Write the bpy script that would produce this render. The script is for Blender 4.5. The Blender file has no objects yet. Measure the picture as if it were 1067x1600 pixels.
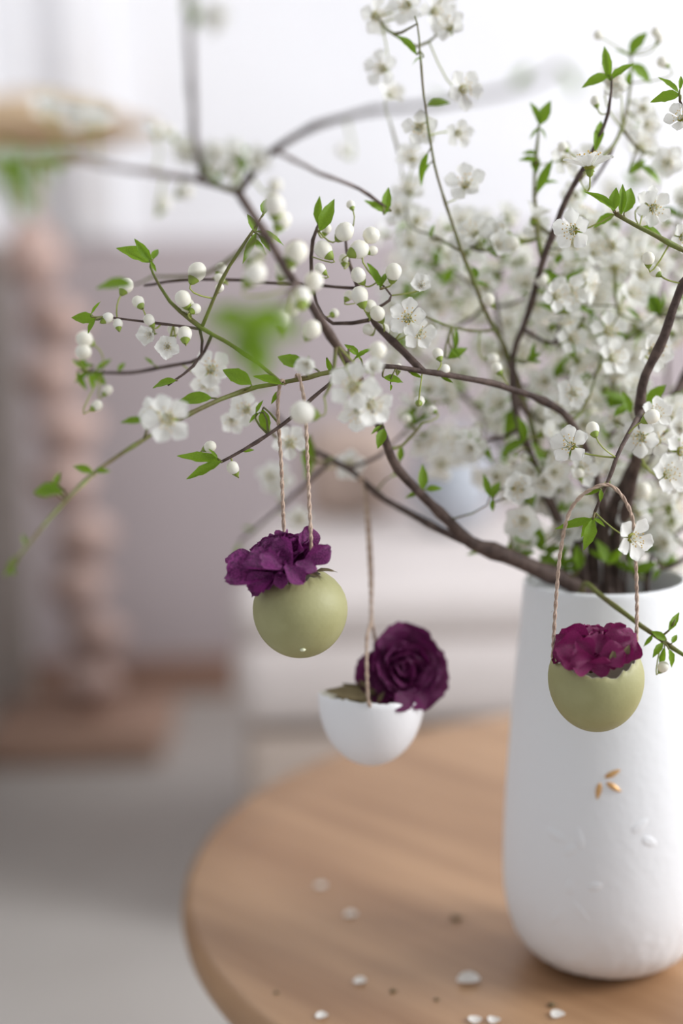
import bpy, math, random
import numpy as np
from mathutils import Vector, Matrix, noise
random.seed(7)
S = bpy.context.scene
COL = S.collection
rnd = random.uniform
# ------------------------------------------------------------------ camera
H, PITCH, ROLL, FPX = .814, math.radians(9), math.radians(1.8), 50/36*1600
F = Vector((0, math.cos(PITCH), -math.sin(PITCH)))
U0 = Vector((0, math.sin(PITCH), math.cos(PITCH))); R0 = Vector((1, 0, 0))
R_ = math.cos(ROLL)*R0 - math.sin(ROLL)*U0
U_ = math.sin(ROLL)*R0 + math.cos(ROLL)*U0
O = Vector((0, 0, H))
cd = bpy.data.cameras.new('camera'); cam = bpy.data.objects.new('camera', cd); COL.objects.link(cam)
m = Matrix((R_, U_, -F)).transposed().to_4x4(); m.translation = O
cam.matrix_world = m
cd.sensor_fit = 'VERTICAL'; cd.sensor_height = 36; cd.sensor_width = 24; cd.lens = 50
cd.clip_start = .02; cd.clip_end = 50
cd.dof.use_dof = True; cd.dof.focus_distance = .65; cd.dof.aperture_fstop = 2.0
S.camera = cam
# ------------------------------------------------------------------ light
S.view_settings.view_transform = 'Standard'; S.view_settings.look = 'None'
S.view_settings.gamma = 1; S.view_settings.use_curve_mapping = False
S.view_settings.exposure = 0.17
w = bpy.data.worlds.new('world'); S.world = w; w.use_nodes = True
bg = w.node_tree.nodes['Background']; bg.inputs[0].default_value = (.93, .95, 1, 1); bg.inputs[1].default_value = .52
def area(name, loc, direction, sx, sy, power, color):
    l = bpy.data.lights.new(name, 'AREA'); l.shape = 'RECTANGLE'; l.size = sx; l.size_y = sy
    l.energy = power; l.color = color
    o = bpy.data.objects.new(name, l); COL.objects.link(o); o.location = loc
    o.rotation_euler = Vector(direction).to_track_quat('-Z', 'Y').to_euler(); return o
area('window_daylight', (2.52, .30, 1.82), (-1, .10, -.22), 1.2, 1.4, 84, (.97, .98, 1))
area('window_daylight', (2.52, 2.15, 1.82), (-1, 0, -.02), 1.0, 1.4, 34, (.97, .98, 1))
# ------------------------------------------------------------------ helpers
def P(x, y, d):                      # a point of the place seen at that direction and distance
    return O + d*(F + (x-533.5)/FPX*R_ - (y-800)/FPX*U_)
def onz(x, y, z):
    v = P(x, y, 1)-O; return O + v*((z-H)/v.z)
def cdir(r, u, t): return (R_*r + U_*u - F*t).normalized()   # t: towards the viewer
def new_mat(name):
    m = bpy.data.materials.new(name); m.use_nodes = True
    nt = m.node_tree; return m, nt, nt.nodes['Principled BSDF']
def mat(name, col, rough=.6, col2=None, scale=20, stretch=(1, 1, 1), bump=0, bscale=None, trans=0, detail=4, spec=.4, rot=(0, 0, 0), coat=0, metal=0, ramp=(.35, .65)):
    m, nt, b = new_mat(name); N = nt.nodes; L = nt.links
    c = tuple(col)+(1,)
    b.inputs['Base Color'].default_value = c; b.inputs['Roughness'].default_value = rough
    b.inputs['Specular IOR Level'].default_value = spec; b.inputs['Metallic'].default_value = metal
    src = None
    if col2 or bump:
        tc = N.new('ShaderNodeTexCoord'); mp = N.new('ShaderNodeMapping'); mp.inputs['Scale'].default_value = stretch
        mp.inputs['Rotation'].default_value = rot
        if any(rot):
            m0 = N.new('ShaderNodeMapping'); m0.inputs['Rotation'].default_value = rot; mp.inputs['Rotation'].default_value = (0, 0, 0)
            L.new(tc.outputs['Object'], m0.inputs[0]); L.new(m0.outputs[0], mp.inputs[0])
        else: L.new(tc.outputs['Object'], mp.inputs[0])
    if col2:
        n = N.new('ShaderNodeTexNoise'); n.inputs['Scale'].default_value = scale; n.inputs['Detail'].default_value = detail
        L.new(mp.outputs[0], n.inputs[0])
        r = N.new('ShaderNodeValToRGB'); r.color_ramp.elements[0].color = c; r.color_ramp.elements[1].color = tuple(col2)+(1,)
        r.color_ramp.elements[0].position = ramp[0]; r.color_ramp.elements[1].position = ramp[1]
        L.new(n.outputs[0], r.inputs[0]); L.new(r.outputs[0], b.inputs['Base Color']); src = r.outputs[0]
    if bump:
        n2 = N.new('ShaderNodeTexNoise'); n2.inputs['Scale'].default_value = bscale or scale; n2.inputs['Detail'].default_value = 5
        L.new(mp.outputs[0], n2.inputs[0])
        bp = N.new('ShaderNodeBump'); bp.inputs['Strength'].default_value = bump; bp.inputs['Distance'].default_value = .002
        L.new(n2.outputs[0], bp.inputs['Height']); L.new(bp.outputs[0], b.inputs['Normal'])
    if trans:
        t = N.new('ShaderNodeBsdfTranslucent'); mx = N.new('ShaderNodeMixShader'); mx.inputs[0].default_value = trans
        t.inputs[0].default_value = c
        if src: L.new(src, t.inputs[0])
        L.new(b.outputs[0], mx.inputs[1]); L.new(t.outputs[0], mx.inputs[2])
        L.new(mx.outputs[0], N['Material Output'].inputs[0])
    return m
def me(name, vs, fs, mats, fm=None, smooth=True):
    d = bpy.data.meshes.new(name); d.from_pydata([tuple(v) for v in vs], [], fs)
    for x in (mats if isinstance(mats, (list, tuple)) else [mats]): d.materials.append(x)
    if smooth: d.polygons.foreach_set('use_smooth', [True]*len(fs))
    if fm: d.polygons.foreach_set('material_index', fm)
    d.update(); return d
def ob(name, data, parent=None, loc=None, mat_=None):
    o = bpy.data.objects.new(name, data); COL.objects.link(o)
    if parent: o.parent = parent
    if mat_ is not None: o.matrix_basis = mat_
    if loc is not None: o.location = loc
    return o
def tag(o, label=None, cat=None, group=None, kind=None):
    for k, v in (('label', label), ('category', cat), ('group', group), ('kind', kind)):
        if v: o[k] = v
    return o
def thing(name, loc, label, cat, group=None):
    o = ob(name, None); o.location = loc; o.empty_display_size = .02; return tag(o, label, cat, group)
class MB:
    def __init__(s): s.v = []; s.f = []; s.m = []
    def add(s, vs, fs, mi=0):
        b = len(s.v); s.v += [Vector(v) for v in vs]; s.f += [tuple(i+b for i in f) for f in fs]; s.m += [mi]*len(fs)
    def tube(s, pts, rad, n=6, mi=0, cap=True):
        pts = [Vector(p) for p in pts]
        if not isinstance(rad, (list, tuple)): rad = [rad]*len(pts)
        up = Vector((.31, .52, .79)); vs = []; fs = []
        for i, p in enumerate(pts):
            t = (pts[min(i+1, len(pts)-1)]-pts[max(i-1, 0)])
            t = t.normalized() if t.length > 1e-9 else Vector((0, 0, 1))
            a = up - t*up.dot(t)
            if a.length < .05: a = t.orthogonal()
            a.normalize(); up = a; b = t.cross(a)
            for k in range(n):
                q = 2*math.pi*k/n; vs.append(p + (a*math.cos(q)+b*math.sin(q))*rad[i])
        for i in range(len(pts)-1):
            for k in range(n):
                k2 = (k+1) % n; fs.append((i*n+k, i*n+k2, (i+1)*n+k2, (i+1)*n+k))
        if cap:
            fs.append(tuple(range(n))[::-1]); e = (len(pts)-1)*n; fs.append(tuple(range(e, e+n)))
        s.add(vs, fs, mi)
    def box(s, c, d, bev=0, mi=0):
        x, y, z = [q/2 for q in d]; c = Vector(c)
        if not bev:
            vs = [c+Vector((sx*x, sy*y, sz*z)) for sz in (-1, 1) for sy in (-1, 1) for sx in (-1, 1)]
            s.add(vs, [(0, 2, 3, 1), (4, 5, 7, 6), (0, 1, 5, 4), (2, 6, 7, 3), (0, 4, 6, 2), (1, 3, 7, 5)], mi); return
        n = 3; vs = []; N = []                      # rounded box: corner arcs stacked in rings
        rings = []
        for (zs, k) in [(-1, q) for q in range(n+1)]+[(1, q) for q in range(n, -1, -1)]:
            a = math.pi/2*k/n; inset = bev*(1-math.sin(a)); zz = zs*(z-bev*(1-math.cos(a))) if False else zs*(z-bev+bev*math.cos(a))
            ring = []
            for (sx, sy, a0) in ((1, 1, 0), (-1, 1, 90), (-1, -1, 180), (1, -1, 270)):
                for j in range(n+1):
                    q = math.radians(a0+90*j/n); rr = bev-inset
                    ring.append(c+Vector((sx*(x-bev)+rr*math.cos(q), sy*(y-bev)+rr*math.sin(q), zz)))
            rings.append(ring)
        M = len(rings[0]); fs = []
        for r in rings: vs += r
        for i in range(len(rings)-1):
            for j in range(M):
                j2 = (j+1) % M; fs.append((i*M+j, i*M+j2, (i+1)*M+j2, (i+1)*M+j))
        fs.append(tuple(range(M))[::-1]); e = (len(rings)-1)*M; fs.append(tuple(range(e, e+M)))
        s.add(vs, fs, mi)
    def lathe(s, prof, n=48, c=(0, 0, 0), mi=0, close=False):
        c = Vector(c); vs = []; fs = []
        for r, z in prof:
            for k in range(n):
                q = 2*math.pi*k/n; vs.append(c+Vector((r*math.cos(q), r*math.sin(q), z)))
        for i in range(len(prof)-1):
            for k in range(n):
                k2 = (k+1) % n; fs.append((i*n+k, i*n+k2, (i+1)*n+k2, (i+1)*n+k))
        s.add(vs, fs, mi)
    def obj(s, name, mats, parent=None, smooth=True, loc=None):
        return ob(name, me(name, s.v, s.f, mats, s.m, smooth), parent, loc)
def smoothpath(pts, step=.006):
    """Catmull-Rom through (Vector, radius) pairs"""
    out = []
    n = len(pts)
    for i in range(n-1):
        p0, p1, p2, p3 = pts[max(i-1, 0)], pts[i], pts[i+1], pts[min(i+2, n-1)]
        k = max(2, int((p2[0]-p1[0]).length/step))
        for j in range(k):
            t = j/k
            q = .5*((2*p1[0])+(p2[0]-p0[0])*t+(2*p0[0]-5*p1[0]+4*p2[0]-p3[0])*t*t+(3*p1[0]-p0[0]-3*p2[0]+p3[0])*t**3)
            out.append((q, p1[1]*(1-t)+p2[1]*t))
    out.append(pts[-1]); return out
def basis(z, spin=0, loc=(0, 0, 0), sc=1.0):
    z = Vector(z).normalized(); x = z.orthogonal().normalized(); y = z.cross(x)
    m = Matrix((x, y, z)).transposed() @ Matrix.Rotation(spin, 3, 'Z')
    m = m*sc if isinstance(sc, (int, float)) else m @ Matrix.Diagonal(sc)
    m = m.to_4x4(); m.translation = Vector(loc); return m
# ------------------------------------------------------------------ materials
M_wallw = mat('white_wall', (.84, .84, .86), .7, (.80, .80, .82), 3, bump=.1, bscale=60)
M_wallm = mat('mauve_paint', (.50, .438, .45), .75, (.47, .41, .42), 2.5, bump=.1, bscale=60)
M_wallt = mat('shade_taupe', (.19, .165, .145), .8, (.22, .19, .17), 3)  # shade low on the left wall, put into a dark colour
M_floor = mat('pale_concrete', (.47, .44, .41), .45, (.54, .515, .485), 2.2, bump=.05, bscale=30)
M_base = mat('brown_wood_skirting', (.29, .17, .125), .6, (.35, .21, .155), 12, (1, 8, 8))
M_wood = mat('oak_tabletop', (.25, .13, .062), .42, (.47, .285, .155), 6, (.35, 4, 1), .12, 9, rot=(0, 0, math.radians(48)), ramp=(.3, .7), detail=6)
M_timber = mat('rough_pink_timber', (.36, .24, .20), .8, (.66, .50, .45), 9, (1, 1, 3), .5, 30)
M_slab = mat('brown_timber', (.40, .25, .185), .6, (.48, .32, .24), 8, (1, 6, 6))
M_straw = mat('straw', (.60, .44, .27), .85, (.70, .54, .35), 40, (1, 1, 6), .5, 60, trans=.25)
M_linen = mat('pale_linen', (.72, .66, .635), .9, (.66, .60, .575), 5, bump=.4, bscale=300)
M_linen_shade = mat('shaded_linen', (.52, .44, .38), .9, (.47, .39, .34), 5, bump=.4, bscale=300)  # darker linen: the shade on the daybed base put into its colour
M_tan = mat('tan_fabric', (.42, .32, .27), .9, (.48, .38, .32), 6, bump=.3, bscale=200)
M_grey = mat('blue_grey_glaze', (.33, .36, .40), .4, (.40, .42, .46), 5)
M_vase = mat('white_matte_ceramic', (.84, .85, .865), .55, bump=.15, bscale=180, spec=.3)
M_gold = mat('gold_relief', (.62, .34, .13), .38, (.72, .45, .2), 200, metal=.35)
M_bark = mat('dark_brown_bark', (.052, .031, .025), .7, (.12, .08, .065), 180, (1, 1, 1), .5, 300)
M_twig = mat('green_brown_twig', (.15, .19, .035), .55, (.13, .10, .035), 90, bump=.3, bscale=300)
M_stalk = mat('yellow_green_stalk', (.36, .40, .10), .5, trans=.1)
M_petal = mat('white_petal', (.88, .875, .83), .55, (.94, .94, .91), 60, trans=.36)
M_bud = mat('cream_bud', (.90, .87, .74), .5, (.94, .92, .85), 90, trans=.2)
M_calyx = mat('green_calyx', (.24, .32, .05), .5)
M_heart = mat('olive_flower_heart', (.22, .22, .02), .6)
M_fil = mat('white_filament', (.88, .88, .80), .5)
M_anth = mat('yellow_anther', (.62, .42, .10), .6)
M_leaf = mat('fresh_green_leaf', (.15, .27, .012), .38, (.24, .40, .022), 60, bump=.25, bscale=160, trans=.42)
M_shell_g = mat('sage_green_eggshell', (.32, .305, .14), .55, (.36, .345, .17), 70, bump=.08, bscale=500)
M_shell_w = mat('white_eggshell', (.86, .85, .86), .5, bump=.08, bscale=500)
M_membrane = mat('shell_membrane', (.72, .70, .60), .6)
M_twine = mat('beige_twine', (.40, .28, .21), .85, (.56, .43, .34), 300, bump=.4, bscale=600)
M_rp = mat('purple_petal', (.10, .006, .075), .42, (.29, .036, .22), 22, (1, 1, 1), .4, 130, trans=.25, spec=.5)
M_rm = mat('magenta_petal', (.17, .003, .065), .42, (.27, .008, .12), 35, (1, 1, 1), .4, 130, trans=.25, spec=.5)
M_rd = mat('dark_plum_petal', (.07, .003, .045), .45, (.20, .010, .12), 35, (1, 1, 1), .4, 130, trans=.2, spec=.5)
M_sepal = mat('dried_sepal', (.10, .07, .04), .7, (.20, .16, .07), 90)
M_glue = mat('clear_drop', (.74, .76, .52), .12, spec=.7)
# ------------------------------------------------------------------ the room
YW = 2.84; ZL = .915
def slab(name, c, d, mt, label=None):
    b = MB(); b.box(c, d); o = b.obj(name, mt, smooth=False); return tag(o, label, None, None, 'structure')
slab('floor', (.95, 1.2, -.03), (3.5, 4.2, .06), M_floor, 'pale grey concrete floor')
slab('wall_back', (.95, YW+.06, 1.35), (3.5, .10, 2.7), M_wallw, 'white upper back wall')
wl = slab('trim_1', (.95, YW+.0, ZL/2), (3.5, .04, ZL), M_wallm, 'mauve lower panelling of the back wall')
slab('baseboard_back', (.95, YW-.03, .04), (3.5, .02, .08), M_base, 'brown wooden baseboard along the mauve wall')
slab('trim_2', (-.455, YW-.01, ZL+.9), (.085, .05, 1.79), M_wallw, 'white vertical strip on the upper wall')
slab('wall_left', (-.70, 1.9, 1.35), (.10, 2.0, 2.7), M_wallw, 'white left wall')
slab('trim_3', (-.645, 1.9, ZL/2), (.02, 1.88, ZL), M_wallt, 'lower panelling of the left wall, shade put into its taupe colour')
# right wall with a window opening (the daylight comes through it)
b = MB()
b.box((2.63, 1.2, .56), (.10, 3.4, 1.12)); b.box((2.63, 1.2, 2.62), (.10, 3.4, .16))
for y0, y1 in ((-.5, -.35), (.95, 1.6), (2.7, 2.9)): b.box((2.63, (y0+y1)/2, 1.83), (.10, y1-y0, 1.42))
tag(b.obj('wall_right', M_wallw, smooth=False), 'white right wall round the windows', None, None, 'structure')
for k, (y0, y1) in enumerate(((-.35, .95), (1.6, 2.7))):
    b = MB()
    for yy in (y0+.025, (y0+y1)/2, y1-.025): b.box((2.64, yy, 1.83), (.05, .05, 1.42))
    for zz in (1.145, 2.515): b.box((2.64, (y0+y1)/2, zz), (.05, y1-y0, .05))
    tag(b.obj('window_%d' % (k+1), M_wallw, smooth=False), 'white window frame in the right wall', None, None, 'structure')

# ------------------------------------------------------------------ daybed with cushion and jug
t = thing('daybed', (.33, 1.97, 0), 'low pale linen daybed behind the table, standing before the mauve wall', 'daybed')
b = MB(); b.box((0, 0, .335), (.94, .60, .11), .035); b.obj('mattress', M_linen, t)
b = MB(); b.box((0, 0, .165), (.92, .58, .21), .02); b.obj('upholstered_base', M_linen_shade, t)
b = MB(); b.box((0, 0, .420), (.935, .595, .068), .03); b.obj('seat_pad', M_linen, t)
for sx in (-1, 1):
    for sy in (-1, 1):
        b = MB(); b.lathe([(.0, 0), (.016, 0), (.024, .065), (0, .065)], 16, (sx*.40, sy*.24, 0)); b.obj('leg', M_slab, t)
tc_ = P(545, 740, 2.22)
t = thing('cushion', (tc_.x, tc_.y, .455), 'small tan cushion standing on the pale daybed behind the hanging twine', 'cushion')
b = MB(); vs = []; fs = []
n = 14
for s_ in (1, -1):
    for i in range(n+1):
        for j in range(n+1):
            u = i/n*2-1; v = j/n*2-1
            k = (1-abs(u)**3)*(1-abs(v)**3)
            vs.append((u*.07*(1-.08*v*v), s_*.035*max(0, k)**.5, .075+v*.075*(1-.08*u*u)))
for s_ in range(2):
    for i in range(n):
        for j in range(n):
            a = s_*(n+1)**2+i*(n+1)+j; f = (a, a+1, a+n+2, a+n+1); fs.append(f if s_ else f[::-1])
b.add(vs, fs); b.obj('cover', M_tan, t)
b = MB(); ring = [(math.copysign(abs(math.cos(q))**.35, math.cos(q))*.0665, 0, .075+math.copysign(abs(math.sin(q))**.35, math.sin(q))*.071) for q in [i*math.pi/20 for i in range(41)]]
b.tube(ring, .003, 6, cap=False); b.obj('piping', M_tan, t)
tc_ = P(705, 740, 2.1)
t = thing('jug', (tc_.x, tc_.y, .455), 'blurred blue-grey jug on the pale daybed behind the blossoms', 'jug')
b = MB(); b.lathe([(0, 0), (.035, 0), (.055, .03), (.06, .06), (.045, .10), (.03, .125), (.036, .145), (.032, .145), (.026, .125), (.04, .1), (.05, .06), (0, .01)], 32); b.obj('body', M_grey, t)
b = MB(); b.tube([(.033+.035*math.sin(q), 0, .085+.04*math.cos(q)) for q in [i*math.pi/10 for i in range(11)]], .006, 8); b.obj('handle', M_grey, t)

# ------------------------------------------------------------------ floor lamp: carved timber post, straw shade
lp = onz(150, 1130, .05); lp.z = 0
lx, ly = lp.x, lp.y+.06
t = thing('floor_lamp', (lx, ly, 0), 'tall floor lamp with a notched pink timber post, brown slab base and straw shade', 'lamp')
b = MB(); b.box((-.085, -.02, .0275), (.42, .27, .055), .006); b.obj('base_slab', M_slab, t)
zt = .945; z = .055; k = 0; nseg = 9; hs = (zt-z)/nseg
top = P(52, 325, (Vector((0, ly, zt))-O).dot(F)); lean = top.x-lx
for k in range(nseg):
    h = hs*rnd(.9, 1.1) if k < nseg-1 else zt-z
    n = 10; prof = [(.0, 0), (.020, 0), (.030, h*.15), (.058, h*.50), (.060, h*.62), (.030, h*.92), (.020, h), (0, h)]
    b = MB(); b.lathe(prof, n)
    sd = random.random()*9
    for v in b.v:
        q = noise.noise_vector(Vector((v.x*30+sd, v.y*30, v.z*30+sd)))
        v += q*.018; v.z = min(max(v.z, -.004), h+.004)
    o = b.obj('post_block', M_timber, t, loc=(lean*(z/zt)+(.011 if k % 2 else -.011), rnd(-.004, .004), z)); z += h
b = MB(); b.tube([(lean, 0, zt-.01), (lean, 0, zt+.13)], .006, 10); b.obj('stem', M_slab, t)
shc = P(30, 205, (Vector((0, ly, 1.09))-O).dot(F))
b = MB(); prof = []
for i in range(13): prof.append((.215*i/12 if i else .0005, .062*(1-(i/12)**1.6)))
prof += [(.218, -.004), (.21, -.008), (.12, -.035), (.04, -.040), (.0005, -.040)]
b.lathe(prof, 64)
for i, v in enumerate(b.v): v.z += .0012*math.sin(math.hypot(v.x, v.y)*900)
b.obj('shade', M_straw, t, loc=(lean, 0, shc.z))
b = MB(); b.tube([(.216*math.cos(q), .216*math.sin(q), 0) for q in [i*math.pi/32 for i in range(65)]], .004, 6, cap=False); b.obj('shade_rim', M_straw, t, loc=(lean, 0, shc.z))

# ------------------------------------------------------------------ table
TX, TY, TR, TZ = .226, .855, .333, .45
t = thing('round_table', (TX, TY, 0), 'round light oak side table under the white vase', 'table')
b = MB(); pr = [(.0005, TZ-.030), (TR-.014, TZ-.030), (TR-.006, TZ-.026), (TR-.001, TZ-.018), (TR, TZ-.012), (TR-.001, TZ-.006), (TR-.004, TZ-.0015), (TR-.008, TZ)] + [(TR*(1-k/8)-.008*(1-k/8)+.0005, TZ) for k in range(1, 9)]
b.lathe(pr, 128); b.obj('tabletop', M_wood, t)
for k in range(3):
    q = math.radians(90+120*k); b = MB()
    b.tube([(.19*math.cos(q), .19*math.sin(q), TZ-.03), (.25*math.cos(q), .25*math.sin(q), 0)], [.020, .012], 16); b.obj('leg', M_wood, t)
b = MB(); b.box((0, 0, TZ-.045), (.40, .05, .03), .006); b.obj('crossbar', M_wood, t)

# ------------------------------------------------------------------ vase
VX, VY, VH = .1365, .729, .2088
t = thing('vase', (VX, VY, TZ), 'tall white matte ceramic vase with a small gold leaf relief', 'vase')
vp = [(.0005, 0), (.018, 0), (.030, .0012), (.041, .0065), (.0485, .0155), (.0525, .027), (.0545, .040), (.0548, .056), (.0535, .085), (.0508, .120), (.0470, .160), (.0442, .185), (.0425, .203), (.0420, VH-.0008), (.0410, VH), (.0396, VH-.001), (.0398, .192), (.0430, .160), (.0490, .09), (.0500, .04), (.036, .008), (.0005, .006)]
# refine profile
pf = smoothpath([(Vector((r, 0, z)), 0) for r, z in vp], .004)
b = MB(); b.lathe([(max(q[0].x, .0004), q[0].z) for q in pf], 160)
def vrad(z):
    for (r0, z0), (r1, z1) in zip(vp[:14], vp[1:14]):
        if z0 <= z <= z1 and z1 > z0: return r0+(r1-r0)*(z-z0)/(z1-z0)
    return .054
for v in b.v:                                  # pitted rough foot of the glaze
    r = math.hypot(v.x, v.y)
    if v.z < .05 and r > vrad(max(v.z, .0013))-.002:
        k = max(0, 1-v.z/.05)*.0012*noise.noise(Vector((v.x*260, v.y*260, v.z*260))); v.x += v.x/r*k; v.y += v.y/r*k
b.obj('body', M_vase, t)
def relief(name, px, py, ang, L, W, mt, dep=.0016, seg=9):
    """raised leaf pressed onto the vase wall, centred where the ray meets it"""
    v = (P(px, py, 1)-O).normalized(); c0 = Vector((VX, VY, 0)); q = None
    for i in range(4000):
        p = O+v*(.6+i*.00006)
        if TZ < p.z < TZ+VH and math.hypot(p.x-VX, p.y-VY) <= vrad(p.z-TZ): q = p; break
    if q is None: return
    a0 = math.atan2(q.y-VY, q.x-VX); z0 = q.z-TZ; r0 = vrad(z0)
    b = MB(); vs = []; fs = []; nw = 4
    for i in range(seg+1):
        u = i/seg; wd = W*math.sin(math.pi*min(1, u**.8))**.8 if 0 < u < 1 else .0001
        for j in range(-nw, nw+1):
            s = j/nw; du = (u-.5)*L; dv = s*wd
            x = du*math.cos(ang)-dv*math.sin(ang); zz = du*math.sin(ang)+dv*math.cos(ang)
            z1 = z0+zz; rr = vrad(z1)+dep*(1-s*s)*math.sin(math.pi*u)**.5*(1-.35*math.exp(-(s*5)**2))-.0001
            a1 = a0+x/r0; vs.append((rr*math.cos(a1), rr*math.sin(a1), z1))
    m_ = 2*nw+1
    for i in range(seg):
        for j in range(m_-1): fs.append((i*m_+j, i*m_+j+1, (i+1)*m_+j+1, (i+1)*m_+j))
    b.add(vs, fs); o = b.obj(name, mt, t); return o
A = math.radians
for px, py, an in ((957, 1209, A(28)), (959, 1230, A(-33)), (935, 1236, A(-100))):
    tag(relief('gold_leaf', px, py, an, .0092, .0016, M_gold), 'small gold grain-shaped leaf')
for px, py, an, L in ((907, 1425, A(-48), .016), (870, 1430, A(-120), .015), (890, 1385, A(80), .010), (930, 1385, A(20), .009), (905, 1310, A(100), .014), (868, 1305, A(160), .014), (890, 1330, A(-140), .010), (1000, 1290, A(35), .012), (1015, 1315, A(-30), .010)):
    relief('embossed_leaf', px, py, an, L, .0030, M_vase, .0007)

# ------------------------------------------------------------------ blossom kit
def petal_mesh(seed, L=.0096, W=.0041, cup=.0016):
    r = random.Random(seed); vs = []; fs = []; nu, nv = 7, 3
    ph = r.uniform(0, 6)
    for i in range(nu+1):
        u = i/nu; wd = W*(.17+.83*max(0, math.sin(math.pi*min(1, u*.60)))**1.9) if u < .75 else W*math.sqrt(max(.04, 1-((u-.62)/.40)**2))
        for j in range(-nv, nv+1):
            s = j/nv; x = L*(u if u < .9 else u-(.05*math.exp(-(s*2.2)**2)))-.0*s*s
            x -= L*.10*s*s*u
            z = cup*(u*u*.9+s*s*.9*math.sin(u*3)) + .00035*math.sin(5*s+ph+u*4)*u
            if u > .85: z -= cup*.5*(u-.85)/.15
            vs.append((x+.0010, s*wd, z))
    m_ = 2*nv+1
    for i in range(nu):
        for j in range(m_-1): fs.append((i*m_+j, (i+1)*m_+j, (i+1)*m_+j+1, i*m_+j+1))
    return me('petal', vs, fs, M_petal)
PET = [petal_mesh(i, L=.0096*(1+.05*math.sin(i*3)), cup=.0012+.0005*(i % 3)) for i in range(5)]
def stamen_mesh(seed, n, spread=.62):
    r = random.Random(seed); b = MB()
    for k in range(n):
        a = 2.399*k; el = spread*math.sqrt((k+.5)/n)+r.uniform(-.06, .06); L = r.uniform(.0045, .0068)
        d = Vector((math.cos(a)*math.sin(el), math.sin(a)*math.sin(el), math.cos(el)))
        p = d*L+Vector((0, 0, .0002)); b.tube([d*.0008, p], .00013, 3, 0, False)
        q = .00042; c = p
        b.add([c+Vector((q, 0, 0)), c+Vector((-q, 0, 0)), c+Vector((0, q, 0)), c+Vector((0, -q, 0)), c+Vector((0, 0, q)), c+Vector((0, 0, -q))],
              [(0, 2, 4), (2, 1, 4), (1, 3, 4), (3, 0, 4), (2, 0, 5), (1, 2, 5), (3, 1, 5), (0, 3, 5)], 1)
    return me('stamens', b.v, b.f, [M_fil, M_anth], b.m, False)
STA = [stamen_mesh(i, 18, .8) for i in range(3)]
def leaf_mesh(seed, W=.27, fold=.35, curl=.25):
    """unit-length leaf along +X, upper side +Z"""
    r = random.Random(seed); vs = []; fs = []; nu, nv = 9, 2
    for i in range(nu+1):
        u = i/nu; wd = W*math.sin(math.pi*u**.8)**.95 if 0 < u < 1 else .006
        if u == 0: wd = .03
        for j in range(-nv, nv+1):
            s = j/nv
            vs.append((u*(1-.1*abs(curl)*u), s*wd*(1+.06*math.sin(i*2.4+seed)), -curl*u*u+fold*abs(s)*wd+.012*math.sin(i*1.9+j)))
    m_ = 2*nv+1
    for i in range(nu):
        for j in range(m_-1): fs.append((i*m_+j, (i+1)*m_+j, (i+1)*m_+j+1, i*m_+j+1))
    return me('leaf', vs, fs, M_leaf)
LEAF = [leaf_mesh(0, .20), leaf_mesh(1, .16, .5, .1), leaf_mesh(2, .22, .3, .3), leaf_mesh(3, .15, .6, -.1), leaf_mesh(4, .24, .4, .15), leaf_mesh(5, .12, .7, .4)]
# ------------------------------------------------------------------ branches
NODE_P = []; NODE_B = []; NODE_R = []
class Branch:
    all = []
    def __init__(s, label, base):
        s.i = len(Branch.all); Branch.all.append(s)
        s.root = thing('blossom_branch', base, label, 'branch', None); s.base = Vector(base); s.mb = MB(); s.nl = s.nb = s.nf = 0
    def path(s, pts, mi=0, nodes=True, n=7, wob=.0006, step=.006):
        sm = smoothpath(pts, step); P_ = []; Rr = []
        for k, (p, r) in enumerate(sm):
            q = p + (noise.noise_vector(p*70)*wob if 0 < k < len(sm)-1 else Vector())
            kn = 1+.16*noise.noise(p*400)+(.22 if (k % 5 == 3) else 0)
            P_.append(q); Rr.append(r*kn)
            if nodes and p.z > TZ+VH-.015: NODE_P.append(q.copy()); NODE_B.append(s.i); NODE_R.append(r)
        s.mb.tube([p-s.base for p in P_], Rr, n, mi)
    def px(s, pts, mi=0, n=7):
        s.path([(P(x, y, d), r*.001) for x, y, d, r in pts], mi, n=n)
def nearest(p, only=None, bias=0):
    A_ = np.array(NODE_P); d = np.linalg.norm(A_-np.array(p), axis=1)
    if only is not None: d = d+np.where(np.array(NODE_B) == only, 0, 9)
    i = int(d.argmin()); return i, float(d[i])
VB = Vector((VX, VY, TZ+.02))
def newb(label, dx=0, dy=0): return Branch(label, VB+Vector((dx, dy, 0)))
def start(br, x=0, y=0, r=3.5):      # foot of a branch inside the vase
    return [(br.base, r*.001)]
B0 = newb('thickest branch, arching left from the vase and forking out of focus at upper left', -.01)
def main(br, pts, mi=0, n=8):
    P_ = [(br.base.copy(), pts[0][3]*.001)]+[(P(x, y, d), r*.001) for x, y, d, r in pts]
    br.path(P_, mi, n=n)
main(B0, [(935, 985, .752, 4.6), (905, 922, .742, 4.5), (860, 897, .730, 4.3), (790, 868, .72, 4.0), (735, 848, .715, 3.6), (700, 812, .71, 2.7), (650, 765, .70, 2.5), (612, 715, .69, 2.3), (588, 650, .67, 2.2), (565, 600, .645, 2.1), (540, 563, .63, 2.1), (490, 482, .60, 1.9), (460, 440, .585, 1.8), (425, 385, .57, 1.7), (372, 300, .55, 1.8)])
B0.px([(372, 300, .55, 1.5), (320, 283, .53, 1.2), (240, 270, .50, 1.1), (170, 258, .47, 1.0), (100, 240, .44, .9), (50, 255, .40, .8), (20, 290, .375, .7)])
B0.px([(372, 300, .55, 1.6), (420, 240, .53, 1.4), (470, 210, .515, 1.3), (540, 182, .50, 1.2), (600, 172, .48, 1.1), (700, 160, .455, 1.0), (800, 140, .43, .8), (880, 105, .41, .7)])
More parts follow.
